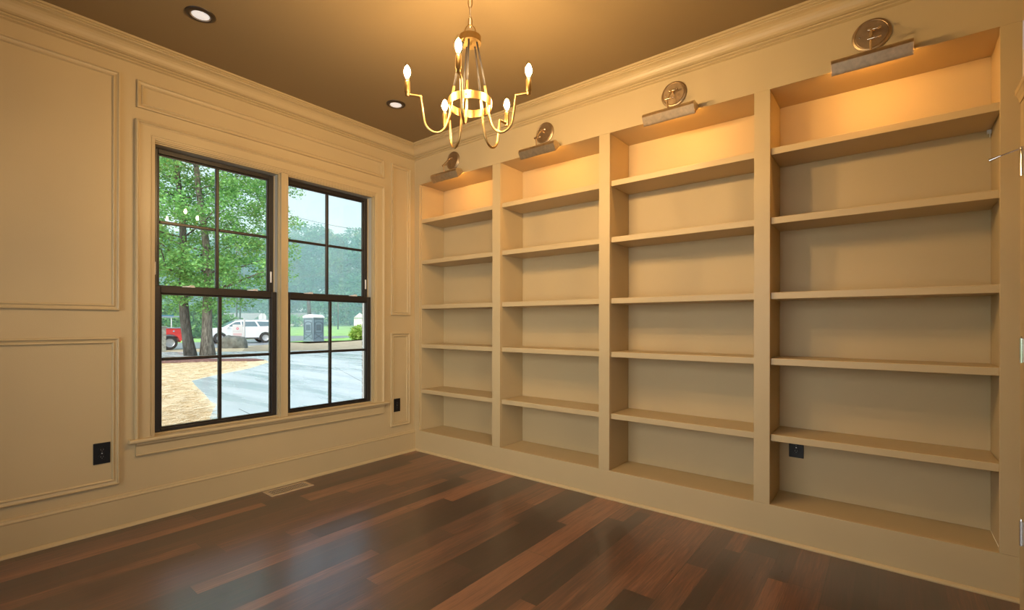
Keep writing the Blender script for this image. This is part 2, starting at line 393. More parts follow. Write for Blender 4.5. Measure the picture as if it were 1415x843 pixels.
# exterior brick skin around the openings
def brick_mat():
    m, n, b = nt('brick_veneer'); t = n.nodes.new('ShaderNodeTexBrick'); tc = n.nodes.new('ShaderNodeTexCoord')
    mp = n.nodes.new('ShaderNodeMapping'); mp.inputs['Rotation'].default_value = (PI/2, 0, 0)
    n.links.new(tc.outputs['Object'], mp.inputs[0]); n.links.new(mp.outputs[0], t.inputs['Vector'])
    t.inputs['Scale'].default_value = 5; t.inputs['Color1'].default_value = (.13, .10, .09, 1); t.inputs['Color2'].default_value = (.2, .15, .13, 1); t.inputs['Mortar'].default_value = (.55, .55, .53, 1)
    n.links.new(t.outputs[0], b.inputs['Base Color']); b.inputs['Roughness'].default_value = .8; return m
BRICK = brick_mat()
w = MB(); y0, y1 = .151, .178
w.box(XL, OX0-.02, y0, y1, -.35, 3.0).box(OX1+WDX+.02, 1.2, y0, y1, -.35, 3.0).box(OX1+.02, OX0+WDX-.02, y0, y1, OZ0-.03, OZ1+.02)
w.box(OX0-.02, OX1+WDX+.02, y0, y1, -.35, OZ0-.031).box(OX0-.02, OX1+WDX+.02, y0, y1, OZ1+.021, 3.0)
for ox in (OX0, OX0+WDX):
    z = OZ0
    while z < OZ1-.06:      # brick ends standing proud of the mortar
        w.box(ox+(OX1-OX0)+.004, ox+(OX1-OX0)+.0195, y0+.002, y1, z, z+.057)
        w.box(ox-.0195, ox-.004, y0+.002, y1, z, z+.057); z += .0677
struct(w.build('wall_exterior', BRICK), 'brick skin outside the windows', 'brick wall')

# door beside the bookcase
dr = empty('door_1', (0, 0, 0)); struct(dr, 'tan door at the right edge beside the bookcase, three chrome hinges', 'door')
dx0, dx1 = DX1+.003, DX0-.003
d = MB().box(dx0, dx1, YB-.045, YB-.010, .008, DZ-.004)
for (a, b, zz0, zz1) in ((dx0+.11, dx1-.11, .25, .95), (dx0+.11, dx1-.11, 1.1, 1.88)):
    d.sweep([(a, zz0), (b, zz0), (b, zz1), (a, zz1)], True, [(0, 0), (0, .005), (.02, .005), (.03, 0)], lambda p, q, h: (p, YB-.010+h, q))
d.build('door_panel', TRIM, dr, bevel=.002)
c = MB().sweep([(DX0+.095, 0), (DX0+.095, DZ+.02), (DX1-.095, DZ+.02), (DX1-.095, 0)], False, [(0, 0), (0, .016), (.01, .018), (.09, .014), (.093, .010), (.093, 0)], lambda a, b, h: (a, YB+h, b))
c.build('door_casing', TRIM, dr)
c = MB().prism([(0, 2.045), (.018, 2.045), (.020, 2.062), (.0265, 2.078), (.030, 2.082), (.030, 2.10), (0, 2.10)], lambda y, z: (DX0+.112, YB+y, z), lambda y, z: (DX1-.112, YB+y, z))
c.build('door_head_cap', TRIM, dr)
for hz in (1.777, 1.046, .333):
    h = MB().tube([(DX0+.005, YB+.026, hz-.048), (DX0+.005, YB+.026, hz+.048)], .0065, 12)
    for k in range(1, 5): h.tube([(DX0+.005, YB+.026, hz-.048+k*.0192-.0006), (DX0+.005, YB+.026, hz-.048+k*.0192+.0006)], .0070, 12)
    h.tube([(DX0+.005, YB+.026, hz+.048), (DX0+.005, YB+.026, hz+.055)], [.004, .002], 8)
    h.box(DX0-.004, DX0+.004, YB+.004, YB+.024, hz-.046, hz+.046)
    ho = h.build('hinge', CHROME, dr, smooth=True, auto=True); ho['label'] = 'chrome barrel hinge'
hx, hy, hz = DX0+.005, YB+.026, 1.836
h = MB().tube([(hx, hy, hz), (hx+.012, hy+.03, hz-.006), (hx+.020, hy+.055, hz-.012)], .0028, 8)
h.tube([(hx+.020, hy+.055, hz-.012), (hx+.026, hy+.070, hz-.017), (hx+.032, hy+.086, hz-.022)], [.004, .006, .0085], 12).lathe([(0, -.004), (.010, -.004), (.010, .004), (0, .004)], (hx, hy, hz), seg=14)
ho = h.build('hinge_pin_stop', CHROME, dr, smooth=True, auto=True); ho['label'] = 'small hinge-pin door stop'
k = MB().lathe([(0, 0), (.03, 0), (.03, .006), (.012, .01), (.010, .035), (.024, .045), (.027, .058), (.018, .068), (0, .07)], (DX1+.07, YB-.010, .95), 'Y', 24)
k.build('door_knob', SATIN, dr, smooth=True)

# ================================================================== BUILT-IN BOOKCASE
bc = empty('built_in_bookcase', (0, 0, 0))
tag(bc, 'tall tan painted built-in bookcase with four empty bays covering the right wall', 'bookcase')
bays = [(-.066, -.933), (-1.014, -1.870), (-1.948, -2.808), (-2.886, -3.748)]
edges = [0] + [v for b in bays for v in b] + [YB]
bev = .0015
for i in range(0, len(edges), 2):
    a, b = edges[i]-(.0005 if i == 0 else 0), edges[i+1]+(.0005 if i == 8 else 0)
    MB().box(.0, .019, b, a, .1875, 2.4008).build('stile', TRIM, bc, bevel=bev)
    aa = a; bb = b
    if i == 0: bb = -.076
    if i == 8: aa = -3.756
    MB().box(.0192, .289, bb, aa, .1875, 2.4006).build('side_panel', PAINT, bc, bevel=.0006)
MB().box(.0, .019, YB+.0005, -.0005, .0005, .1868).build('base_rail', TRIM, bc, bevel=bev)
shz = [2.091, 1.720, 1.318, .966, .559]
for i, (a, b) in enumerate(bays):
    aa = -.076 if i == 0 else a; bb = -3.756 if i == 3 else b
    MB().box(.2895, .3015, bb+.0005, aa-.0005, .001, 2.4004).build('back_panel', PAINT, bc)
    MB().box(.0195, .289, bb+.0006, aa-.0006, .150, .1865).build('bottom_deck', PAINT, bc)
    for z in shz:
        MB().box(.0195, .288, bb+.0016, aa-.0016, z-.036, z).build('shelf', TRIM, bc, bevel=.0022)
k = MB().box(.270, .282, -3.7552, -3.740, 2.036, 2.054).box(.2695, .2825, -3.752, -3.7495, 2.020, 2.038)
ko = k.build('shelf_clip', WHITEV, bc, bevel=.001); ko['label'] = 'small white shelf support clip'

# ================================================================== OUTLETS
def outlet(loc, label, face='Y', horiz=False):
    """plate in the local XZ plane facing -Y"""
    r = empty('wall_outlet', loc); tag(r, label, 'outlet', 'black wall outlets')
    w_, h_ = .0365, .0575
    if horiz: w_, h_ = h_, w_
    def B(x0, x1, y0, y1, z0, z1):
        return (x0, x1, y0, y1, z0, z1)
    p = MB().box(-w_, w_, -.0055, 0, -h_, h_).build('cover_plate', BLACKP, r, bevel=.0025)
    for s in (-1, 1):
        cx, cz = (s*.0195, 0) if horiz else (0, s*.0195)
        q = MB().lathe([(0, -.0085), (.0155, -.0085), (.0165, -.0075), (.0165, -.0052), (0, -.0052)], (cx, 0, cz), 'Y', 24)
        so = q.build('socket', BLACKP, r)
        q = MB()
        for dx_, hh in ((-.0055, .0045), (.0055, .0036)):
            if horiz: q.box(cx-hh, cx+hh, -.0089, -.0083, cz+dx_-.001, cz+dx_+.001)
            else: q.box(cx+dx_-.001, cx+dx_+.001, -.0089, -.0083, cz-hh+.002, cz+hh+.002)
        q.lathe([(0, -.0089), (.0022, -.0089), (.0022, -.0083), (0, -.0083)], (cx, 0, cz-.007) if not horiz else (cx-.007, 0, cz), 'Y', 10)
        q.build('slot', mat('slot_grey', (.12, .12, .12), .3), so)
    MB().lathe([(0, -.0072), (.003, -.0068), (.003, -.005), (0, -.005)], (0, 0, 0), 'Y', 12).build('screw', SATIN, r)
    if face == 'X': r.rotation_euler = (0, 0, -PI/2)
    return r
outlet((-2.192, 0, .4345), 'black outlet on the left wall, inside the lower wall panel left of the windows')
outlet((-.1985, 0, .4345), 'black outlet on the narrow lower wall panel between right window and corner')
outlet((.2893, -2.971, .4465), 'black outlet on the back of the bookcase, under the lowest shelf of the right bay', 'X')
# duplex plate in the bookcase lies on its side
for o in COL.objects:
    pass

# ================================================================== FLOOR REGISTER
fv = empty('floor_vent', (-1.212, -.1185, 0)); tag(fv, 'tan metal floor vent lying on the dark floor under the windows', 'vent')
f = MB(); L2, W2 = .148, .069
f.sweep([(-L2, -W2), (L2, -W2), (L2, W2), (-L2, W2)], True, [(0, 0), (.003, .004), (.022, .005), (.024, .003), (.024, 0)], lambda a, b, h: (a, b, h))
f.build('vent_frame', VENTM, fv)
MB().box(-L2+.022, L2-.022, -W2+.022, W2-.022, .0002, .0012).build('duct_opening', DARK, fv)  # flat black sheet, stands in for the shade inside the duct
for j in range(3):
    yy = -W2+.024+(j+.5)*(2*W2-.048)/3
    MB().box(-L2+.023, L2-.023, yy+.0125, yy+.0155, .0014, .0046).build('louver_bar', VENTM, fv) if j < 2 else None
nl = 22
s = MB()
for i in range(nl):
    xx = -L2+.026+(i+.5)*(2*L2-.052)/nl
    s.obox((xx, 0, .0026), (.0011, 0, .0009), (0, W2-.024, 0), (-.0004, 0, .0005))
s.build('louver', VENTM, fv)

# ================================================================== RECESSED LIGHTS
def can(x, y, label):
    r = empty('recessed_light', (x, y, H)); tag(r, label, 'ceiling light', 'recessed ceiling lights')
    MB().lathe([(.046, -.0005), (.047, -.009), (.060, -.0075), (.067, -.003), (.068, -.0003)], seg=48).build('trim_ring', DKBR, r, smooth=True)
    MB().lathe([(.0455, -.0085), (.044, -.0065), (.036, -.0035)], seg=48).build('baffle', REFL, r, smooth=True)
    MB().lathe([(.0405, -.0050), (.030, -.0062), (0, -.0068)], seg=40).build('lens', LENS, r, smooth=True)
can(-1.915, -.595, 'round recessed ceiling light above the left window, nearest the camera')
can(-.657, -.573, 'round recessed ceiling light near the corner, behind the chandelier')

# ================================================================== CHANDELIER
_p = CAM + (FW*2.1 + _r*((649-707.5)/F*2.1)); CHX, CHY = _p.x, _p.y
ch = empty('chandelier', (CHX, CHY, H)); tag(ch, 'brushed gold five-arm candle chandelier hanging from a chain', 'chandelier')
def Z(z): return z-H
MB().lathe([(0, -.028), (.010, -.026), (.055, -.018), (.062, -.008), (.062, -.0005), (0, -.0005)], seg=40).build('ceiling_canopy', GOLD, ch, smooth=True, auto=True)
MB().tube([(0, 0, Z(H-.028)), (0, 0, Z(2.452))], .0016, 8).build('cord', mat('clear_cord', (.55, .5, .42), .3), ch, smooth=True)
# chain links, alternating
lk = []; zc = 2.700; i = 0
while zc > 2.475:
    a = i*PI/2+.5; pts = []
    for k in range(20):
        t = 2*PI*k/20; u, v = .0085*math.cos(t), .019*math.sin(t)+(.006 if math.sin(t) > 0 else -.006)
        pts.append((u*math.cos(a)+.001, u*math.sin(a)+.001, Z(zc)+v))
    MB().tube(pts, .0018, 8, closed=True).build('chain_link', CHAINM, ch, smooth=True)
    zc -= .0445; i += 1
pts = [(.023*math.cos(2*PI*k/28)*math.cos(-.9), .023*math.cos(2*PI*k/28)*math.sin(-.9), Z(2.440)+.025*math.sin(2*PI*k/28)) for k in range(28)]
MB().tube(pts, .0026, 10, closed=True).build('hanging_loop', GOLD, ch, smooth=True)
MB().lathe([(0, Z(2.385)), (.043, Z(2.385)), (.0485, Z(2.385)), (.0485, Z(2.413)), (.046, Z(2.4155)), (0, Z(2.4155))], seg=48).build('hub', GOLD, ch, smooth=True, auto=True)
MB().lathe([(0, Z(2.377)), (.004, Z(2.378)), (.006, Z(2.382)), (.006, Z(2.3855)), (0, Z(2.3855))], seg=16).build('hub_nut', GOLD, ch, smooth=True)
RB = .0945
MB().lathe([(RB, Z(2.100)), (RB+.0016, Z(2.100)), (RB+.0016, Z(2.134)), (RB, Z(2.134))], seg=72, closed=True).build('ring_band', GOLD, ch, smooth=True, auto=True)
def arc_pts(P, n=8):
    """Catmull-Rom through 2-d points"""
    out = []
    Q = [P[0]]+P+[P[-1]]
    for i in range(1, len(Q)-2):
        for k in range(n):
            t = k/n; p0, p1, p2, p3 = Q[i-1], Q[i], Q[i+1], Q[i+2]
            out.append(tuple(.5*((2*p1[j])+(-p0[j]+p2[j])*t+(2*p0[j]-5*p1[j]+4*p2[j]-p3[j])*t*t+(-p0[j]+3*p1[j]-3*p2[j]+p3[j])*t**3) for j in (0, 1)))
    out.append(P[-1]); return out
base_a = math.atan2(-FW.y, -FW.x)      # towards the camera
angs = [4.4, 73, 148, 216, 290]
for ai, adeg in enumerate(angs):
    th = base_a - math.radians(adeg)   # clockwise seen from above moves to the left of the picture
    c_, s_ = math.cos(th), math.sin(th)
    R_ = lambda rr, zz: (rr*c_, rr*s_, Z(zz))
    curve = arc_pts([(.0715, 2.185), (.0795, 2.135), (.0870, 2.085), (.0935, 2.045), (.107, 2.005), (.128, 1.981), (.152, 1.973), (.177, 1.982), (.196, 2.006), (.205, 2.045), (.210, 2.082), (.2155, 2.121)])
    arm = MB().tube([R_(*q) for q in curve], .0054, 12).tube([R_(.2155, 2.1212), R_(.245, 2.1215), R_(.2655, 2.1220)], .0050, 12)
    arm.lathe([(0, -.0062), (.005, -.004), (.0062, 0), (.005, .004), (0, .0062)], R_(.2155, 2.1212), seg=12)
    arm.lathe([(0, -.001), (.0085, 0), (.0085, .014), (.0065, .014)], R_(.272, 2.1130), seg=20)
    ao = arm.build('arm', GOLD, ch, smooth=True, auto=True)
    MB().tube([R_(.032, 2.386), R_(.0545, 2.280), R_(.0716, 2.186)], .0042, 10).build('rod', LEATHER, ch, smooth=True)
    MB().lathe([(0, -.003), (.0035, -.002), (.0035, .002), (0, .003)], R_(RB+.003, 2.117), seg=10).build('ring_screw', GOLD, ch, smooth=True)
    MB().lathe([(0, 0), (.0115, .0), (.0115, .050), (.0100, .052), (0, .052)], R_(.272, 2.1265), seg=28).build('candle_sleeve', GOLD, ao, smooth=True, auto=True)
    MB().lathe([(0, 0), (.0095, .0), (.0098, .006), (.008, .010), (0, .010)], R_(.272, 2.1787), seg=24).build('bulb_collar', BASEP, ao, smooth=True, auto=True)
    bo = MB().lathe([(.0065, 0), (.0095, .005), (.0145, .015), (.0168, .026), (.0162, .038), (.0125, .051), (.007, .063), (.003, .070), (.0008, .0735), (0, .074)], R_(.272, 2.1885), seg=28).build('bulb_glass', BULBG, ao, smooth=True)
    fo = MB().lathe([(0, 0), (.006, .003), (.0112, .012), (.0136, .021), (.0125, .032), (.0075, .045), (0, .054)], R_(.272, 2.1930), seg=20).build('filament', BULB_E, ao, smooth=True); fo['label'] = 'glowing white bulb core'

# ================================================================== PICTURE LIGHTS
def picture_light(Yc, label):
    r = empty('picture_light', (0, Yc, 2.525)); tag(r, label, 'picture light', 'brass picture lights above the bookcase')
    # local: X = -p (out from the wall), Y along the wall, Z up, origin at plate centre
    MB().lathe([(0, -.0005), (.076, -.0005), (.076, -.006), (.072, -.010), (.066, -.0115), (.064, -.010), (.061, -.013), (0, -.0145)], axis='X', seg=56).build('wall_plate', PLATEBR, r, smooth=True, auto=True)
    a = MB().tube([(-.013, 0, .004), (-.048, 0, .004)], .006, 14)
    a.tube([(-.048, .012, .004), (-.048, -.014, .004)], .0085, 16)
    a.tube([(-.048, -.014, .004), (-.048, -.024, .004)], .0035, 10).tube([(-.048, -.024, .004), (-.048, -.030, .004), (-.048, -.037, .004)], [.003, .0075, .005], 12)
    a.tube([(-.048, 0, .004), (-.112, 0, -.066)], .0062, 14)
    a.tube([(-.112, .013, -.068), (-.112, -.013, -.068)], .0080, 16)
    a.tube([(-.112, -.013, -.068), (-.112, -.024, -.068)], .0032, 10).tube([(-.112, -.024, -.068), (-.112, -.030, -.068), (-.112, -.038, -.068)], [.003, .0072, .005], 12)
    a.tube([(-.112, 0, -.070), (-.107, 0, -.122)], .0048, 12)
    a.build('arm', ARMBR, r, smooth=True, auto=True)
    MB().tube([(-.012, .045, -.004), (-.017, .045, -.004)], .003, 10).build('screw', CHROME, r, smooth=True)
    # shade: open trough, thin metal
    hl = .150; z0 = -2.525
    prof = [(.038, 2.3885), (.054, 2.4095), (.098, 2.412), (.110, 2.407), (.121, 2.392), (.122, 2.384), (.092, 2.339)]
    inn = [(.0935, 2.3405), (.1195, 2.3845), (.1185, 2.391), (.109, 2.405), (.0975, 2.4098), (.0546, 2.4072), (.0398, 2.3882)]
    sh = MB().prism(prof+inn, lambda p, z: (-p, -hl, z+z0), lambda p, z: (-p, hl, z+z0))
    so = sh.build('shade', ANTBR, r, smooth=True, auto=True)
    for s in (-1, 1):
        MB().prism(prof, lambda p, z: (-p, s*(hl+.0003), z+z0), lambda p, z: (-p, s*(hl+.0018), z+z0)).build('end_cap', ANTBR, so)
    MB().tube([(-.088, -hl+.02, 2.371+z0), (-.088, hl-.02, 2.371+z0)], .0075, 12).build('lamp', TUBE_E, so, smooth=True)
    return r
picture_light(-.497, 'brass picture light above the leftmost bookcase bay, next to the corner')
picture_light(-1.435, 'brass picture light above the second bookcase bay from the corner')
picture_light(-2.372, 'brass picture light above the third bookcase bay from the corner')
picture_light(-3.316, 'brass picture light above the rightmost bookcase bay, largest in view')

# ================================================================== OUTSIDE
G = -.30
def gdepth(p): return (Vector(p)-CAM).dot(FW)
def terrain(x, y):
    d = (x-CAM.x)*FW.x+(y-CAM.y)*FW.y
    if d < 58: return -.335
    t = min((d-58)/42, 3.0); return -.335+1.5*t
LAWN = mat('lawn_grass', (.19, .38, .10), .9, noise=.25, nscale=.6, bump=.3, bscale=8)
STRAW = mat('straw_mulch', (.50, .41, .27), .9, noise=.30, nscale=5, bump=.9, bscale=22)
DIRT = mat('tan_dirt', (.30, .25, .17), .95, noise=.2, nscale=2)
REDM = mat('red_mulch', (.13, .05, .045), .9, noise=.5, nscale=9)
ASPH = mat('wet_asphalt', (.17, .19, .21), .35, noise=.15, nscale=.5)
def concrete_mat():
    m, n, b = nt('wet_concrete'); N = n.nodes; L = n.links
    tc = N.new('ShaderNodeTexCoord'); mp = N.new('ShaderNodeMapping'); L.new(tc.outputs['Object'], mp.inputs[0])
    mp.inputs['Rotation'].default_value = (0, 0, -.9); mp.inputs['Scale'].default_value = (.9, .12, 1)
    t = N.new('ShaderNodeTexNoise'); t.inputs['Scale'].default_value = 1.6; t.inputs['Detail'].default_value = 5; L.new(mp.outputs[0], t.inputs['Vector'])
    r = N.new('ShaderNodeValToRGB'); r.color_ramp.elements[0].position = .35; r.color_ramp.elements[0].color = (.33, .38, .41, 1)
    r.color_ramp.elements[1].position = .6; r.color_ramp.elements[1].color = (.40, .44, .46, 1); L.new(t.outputs[0], r.inputs[0]); L.new(r.outputs[0], b.inputs['Base Color'])
    q = N.new('ShaderNodeMapRange'); q.inputs[1].default_value = .35; q.inputs[2].default_value = .6; q.inputs[3].default_value = .12; q.inputs[4].default_value = .45
    L.new(t.outputs[0], q.inputs[0]); L.new(q.outputs[0], b.inputs['Roughness']); return m
CONC = concrete_mat()
# lawn: one gently rising ground
gv, gf = [], []
NX, NY = 70, 70
for j in range(NY):
    for i in range(NX):
        x = -90+i*230/(NX-1); y = .18+(j/(NY-1))**1.3*190
        gv.append((x, y, terrain(x, y)))
for j in range(NY-1):
    for i in range(NX-1):
        a = j*NX+i; gf.append((a, a+1, a+NX+1, a+NX))
struct(raw('lawn_ground', gv, gf, LAWN), 'green lawn rising behind the road', 'lawn')
def patch(name, pts, z, th, m, px=True):
    P = [(onz(x, y) if px else Vector((x, y, 0))) for x, y in pts]
    b = MB(); A = [b.bm.verts.new((p.x, p.y, z)) for p in P]; B = [b.bm.verts.new((p.x, p.y, z-th)) for p in P]
    f = b.bm.faces.new(A); b.bm.faces.new(B[::-1]); n = len(P)
    for i in range(n): b.bm.faces.new((A[i], A[(i+1) % n], B[(i+1) % n], B[i]))
    bmesh.ops.triangulate(b.bm, faces=[f_ for f_ in b.bm.faces if len(f_.verts) > 4])
    return b.build(name, m)
far = [(370, 476.2), (290, 480.6), (221, 483.4), (120, 487)]
pA = [onz(*p) for p in far]
P = [(-14, .19), (onz(374, 486).x+14, .19)]
o = patch('straw_ground', [(-14, .19), (8, .19), (onz(374, 486).x, onz(374, 486).y)]+[(p.x, p.y) for p in pA]+[(-14, 27)], -.322, .03, STRAW, px=False)
tag(o, 'tan pine straw mulch covering the yard outside the left window', 'mulch', kind='stuff')
o = patch('dirt_strip', [(330, 490), (560, 486), (560, 468), (505, 469.3), (486, 471), (447, 473.4), (425, 474.2), (398, 472.7), (371, 475.6), (340, 479)], -.320, .03, DIRT)
tag(o, 'strip of bare tan dirt between driveway and road', 'dirt', kind='stuff')
o = patch('driveway', [(80, 487.3), (221, 486.3), (300, 486.2), (400, 485), (505, 482.2), (640, 478.5), (1180, 520)], -.300, .05, CONC)
bpy.data.objects.remove(o)
dp = [(80, 487.3), (221, 486.3), (300, 486.2), (400, 485), (505, 482.2), (640, 478.5)]
near = [(372, 500.5), (367, 497), (350, 495.4), (300, 495.6), (221, 496.2), (80, 498)]
left = [(290, 577), (295, 566), (300, 558), (291, 554), (282.6, 544), (271, 533), (265, 526), (295.5, 519), (321, 514), (345, 509)]
W = [(onz(*p).x, onz(*p).y) for p in dp]+[(40, .3), (-1.0, .3)]+[(onz(*p).x, onz(*p).y) for p in left+near]
o = patch('driveway', W, -.300, .05, CONC, px=False); struct(o, 'pale wet concrete driveway outside the windows', 'driveway')
JT = mat('joint_dark', (.08, .09, .09), .8)
j = MB()
for a, b in (((462, 507), (505, 530)), ((330, 565), (372, 585))):
    A, B = onz(*a), onz(*b); d = (B-A).normalized(); nn = Vector((-d.y, d.x, 0))
    pass
    j.obox(((A+B)/2+Vector((0, 0, 0))) + Vector((0, 0, .0005)), (B-A)/2, nn*.006, (0, 0, .001))
struct(j.build('driveway_joint', JT), 'saw-cut joints in the concrete driveway', 'driveway joint')
o = patch('mulch_bed', [(140, 497), (221, 496.4), (300, 495.8), (352, 495.6), (365, 497.3), (352, 498.4), (301, 499.4), (221, 502), (140, 505)], -.292, .03, REDM)
tag(o, 'thin bed of dark red mulch beyond the straw', 'mulch', kind='stuff')
nr = [(60, 490), (120, 487.4), (221, 483.2), (290, 480.4), (370, 475.9), (398, 471.9), (447, 468), (486, 466), (520, 464.8), (580, 463.6)]
fr = [(580, 460.6), (520, 461), (486, 461.8), (447, 462.6), (398, 463.9), (370, 467), (290, 472), (221, 474.5), (120, 477), (60, 478)]
o = patch('road', nr+fr, -.318, .03, ASPH); struct(o, 'wet grey asphalt road beyond the yard', 'road')
# loose straw strands near the house
def strands(n):
    k = 0; V, Fc = [], []
    while k < n:
        px, py = 215+rng.random()*125, 500+rng.random()**1.6*120
        p = onz(px, py, -.322)
        if px > 262+max(0, (526-py))*4.2 and py < 526: continue
        if px > 262+max(0, (py-526))*.72 and py >= 526: continue
        a = rng.random()*PI; l = .04+rng.random()*.09; w_ = .0022; z = -.318+rng.random()*.02; tl = (rng.random()-.5)*.3
        dx_, dy_ = math.cos(a)*l, math.sin(a)*l; nx_, ny_ = -math.sin(a)*w_, math.cos(a)*w_
        b = len(V)
        V += [(p.x-dx_-nx_, p.y-dy_-ny_, z), (p.x+dx_-nx_, p.y+dy_-ny_, z+tl*l), (p.x+dx_+nx_, p.y+dy_+ny_, z+tl*l+.003), (p.x-dx_+nx_, p.y-dy_+ny_, z+.003)]
        Fc.append((b, b+1, b+2, b+3)); k += 1
    return V, Fc
V, Fc = strands(9000)
o = raw('pine_straw', V, Fc, mat('straw_strand', (.66, .54, .36), .8)); tag(o, 'loose strands of tan pine straw on the ground outside the left window', 'pine straw', kind='stuff')

# ---------------------------------------------------------------- foliage
def leaf_mat(name, c1, c2, tr=.35):
    m, n, b = nt(name); N = n.nodes; L = n.links
    g = N.new('ShaderNodeNewGeometry'); r = N.new('ShaderNodeValToRGB')
    r.color_ramp.elements[0].color = (*c1, 1); r.color_ramp.elements[1].color = (*c2, 1)
    L.new(g.outputs['Random Per Island'], r.inputs[0]); L.new(r.outputs[0], b.inputs['Base Color']); b.inputs['Roughness'].default_value = .55
    t = N.new('ShaderNodeBsdfTranslucent'); L.new(r.outputs[0], t.inputs[0]); mx = N.new('ShaderNodeMixShader'); mx.inputs[0].default_value = tr
    o = n.nodes['Material Output']; L.new(b.outputs[0], mx.inputs[1]); L.new(t.outputs[0], mx.inputs[2]); L.new(mx.outputs[0], o.inputs[0]); return m
LEAF1 = leaf_mat('maple_leaf', (.08, .25, .06), (.25, .52, .15))
LEAF2 = leaf_mat('far_leaf', (.02, .09, .05), (.08, .26, .12))
LEAF3 = leaf_mat('shrub_leaf', (.20, .36, .05), (.36, .50, .10))
LEAF4 = leaf_mat('hedge_leaf', (.07, .22, .05), (.20, .42, .11))
def bark_mat(name, c):
    m, n, b = nt(name); N = n.nodes; L = n.links
    tc = N.new('ShaderNodeTexCoord'); mp = N.new('ShaderNodeMapping'); mp.inputs['Scale'].default_value = (9, 9, 2.2); L.new(tc.outputs['Object'], mp.inputs[0])
    t = N.new('ShaderNodeTexNoise'); t.inputs['Scale'].default_value = 1.5; t.inputs['Detail'].default_value = 6; L.new(mp.outputs[0], t.inputs['Vector'])
    r = N.new('ShaderNodeValToRGB'); r.color_ramp.elements[0].position = .35; r.color_ramp.elements[0].color = (*[v*.45 for v in c], 1)
    r.color_ramp.elements[1].position = .68; r.color_ramp.elements[1].color = (*[v*1.7 for v in c], 1); L.new(t.outputs[0], r.inputs[0]); L.new(r.outputs[0], b.inputs['Base Color'])
    bp = N.new('ShaderNodeBump'); bp.inputs['Strength'].default_value = .8; bp.inputs['Distance'].default_value = .04; L.new(t.outputs[0], bp.inputs['Height']); L.new(bp.outputs[0], b.inputs['Normal'])
    b.inputs['Roughness'].default_value = .85; return m
BARK = bark_mat('dark_bark', (.055, .055, .05)); BARK2 = bark_mat('grey_bark', (.14, .13, .11))
def leaves(cent, spread, per, size, seed=0, flat=.55):
    """cent (n,3): clusters of small bent leaves, returns verts, quads"""
    g = np.random.default_rng(seed); n = len(cent)
    C = np.repeat(np.asarray(cent, float), per, 0); sp = np.repeat(np.asarray(spread, float), per) if np.ndim(spread) else spread
    off = g.normal(size=(n*per, 3)); off /= np.linalg.norm(off, axis=1, keepdims=True); off *= (g.random((n*per, 1))**.5)
    off[:, 2] *= flat
    C = C+off*(sp[:, None] if np.ndim(sp) else sp)
    a = g.random(n*per)*2*PI; tl = g.normal(size=n*per)*.55; s = size*(.6+.8*g.random(n*per))
    u = np.stack([np.cos(a), np.sin(a), np.sin(tl)*.8], 1); u /= np.linalg.norm(u, axis=1, keepdims=True)
    v = np.cross(u, g.normal(size=(n*per, 3))); v /= np.linalg.norm(v, axis=1, keepdims=True)
    w_ = s*.42
    p0 = C-u*s[:, None]*.6; p2 = C+u*s[:, None]*.6; p1 = C+v*w_[:, None]; p3 = C-v*w_[:, None]
    V = np.stack([p0, p1, p2, p3], 1).reshape(-1, 3); Q = np.arange(len(V)).reshape(-1, 4)
    return V, Q
def ell(g, n, c, r, hollow=.0):
    p = g.normal(size=(n, 3)); p /= np.linalg.norm(p, axis=1, keepdims=True); p *= (hollow+(1-hollow)*g.random((n, 1)))**(1/3)
    return np.asarray(c)+p*np.asarray(r)
def near_tree(flare, px, py, trunk, lean, hgt, crown_r, seed, label, barkm, nclus, lname):
    b = onz(px, py); root = empty('tree', (b.x, b.y, -.33)); tag(root, label, 'tree')
    g = np.random.default_rng(seed)
    t = MB(); pts = []; rs = []
    for k in range(15):
        f = k/14; z = f*hgt
        pts.append((lean[0]*f+.10*(math.sin(f*9+seed)-math.sin(seed)), lean[1]*f+.06*math.sin(f*13), z)); rs.append(trunk*(1-.82*f)*(1+flare*math.exp(-z*2.6)))
    t.tube(pts, rs, 14); t.build('trunk', barkm, root, smooth=True)
    bt = MB(); ends = []
    for k in range(16):
        f = .22+.72*k/16; i = int(f*14); s = Vector(pts[i]); a = k*2.4+seed; L_ = crown_r*(1.05-.5*f)
        q = [s, s+Vector((math.cos(a)*L_*.35, math.sin(a)*L_*.35, .3)), s+Vector((math.cos(a+.2)*L_*.7, math.sin(a+.2)*L_*.7, .9)), s+Vector((math.cos(a+.1)*L_, math.sin(a+.1)*L_, 1.0))]
        bt.tube(q, [trunk*.30*(1.1-f), trunk*.2*(1.1-f), trunk*.12*(1.1-f), .008], 7); ends.append(q)
    bt.build('branch', barkm, root, smooth=True)
    cl = []
    for q in ends:
        for _ in range(7): 
            i = g.integers(1, 4); p = q[i]; cl.append((p.x+g.normal()*.35, p.y+g.normal()*.35, p.z+g.normal()*.45))
    cl = np.array(cl); ex = ell(g, nclus, (lean[0]*.5, lean[1]*.5, hgt*.56), (crown_r, crown_r, hgt*.46), .15)
    ex = ex[ex[:, 2] > 2.15]
    allc = np.concatenate([cl, ex]); allc = allc[allc[:, 2] > 1.9]
    V, Q = leaves(allc, .60, 105, .092, seed, .6)
    f = raw(lname, V, Q, LEAF1, root)
    return root
near_tree(.25, 263.5, 491.5, .215, (-.6, .75), 12.5, 4.0, 3, 'slim dark-trunked leafy tree outside the left window, left of the grey-trunked tree', BARK, 235, 'leaves')
near_tree(.5, 287, 490.5, .225, (-.5, .6), 13.5, 4.15, 5, 'thick grey-trunked leafy tree outside the left window, with flared base', BARK2, 350, 'leaves')

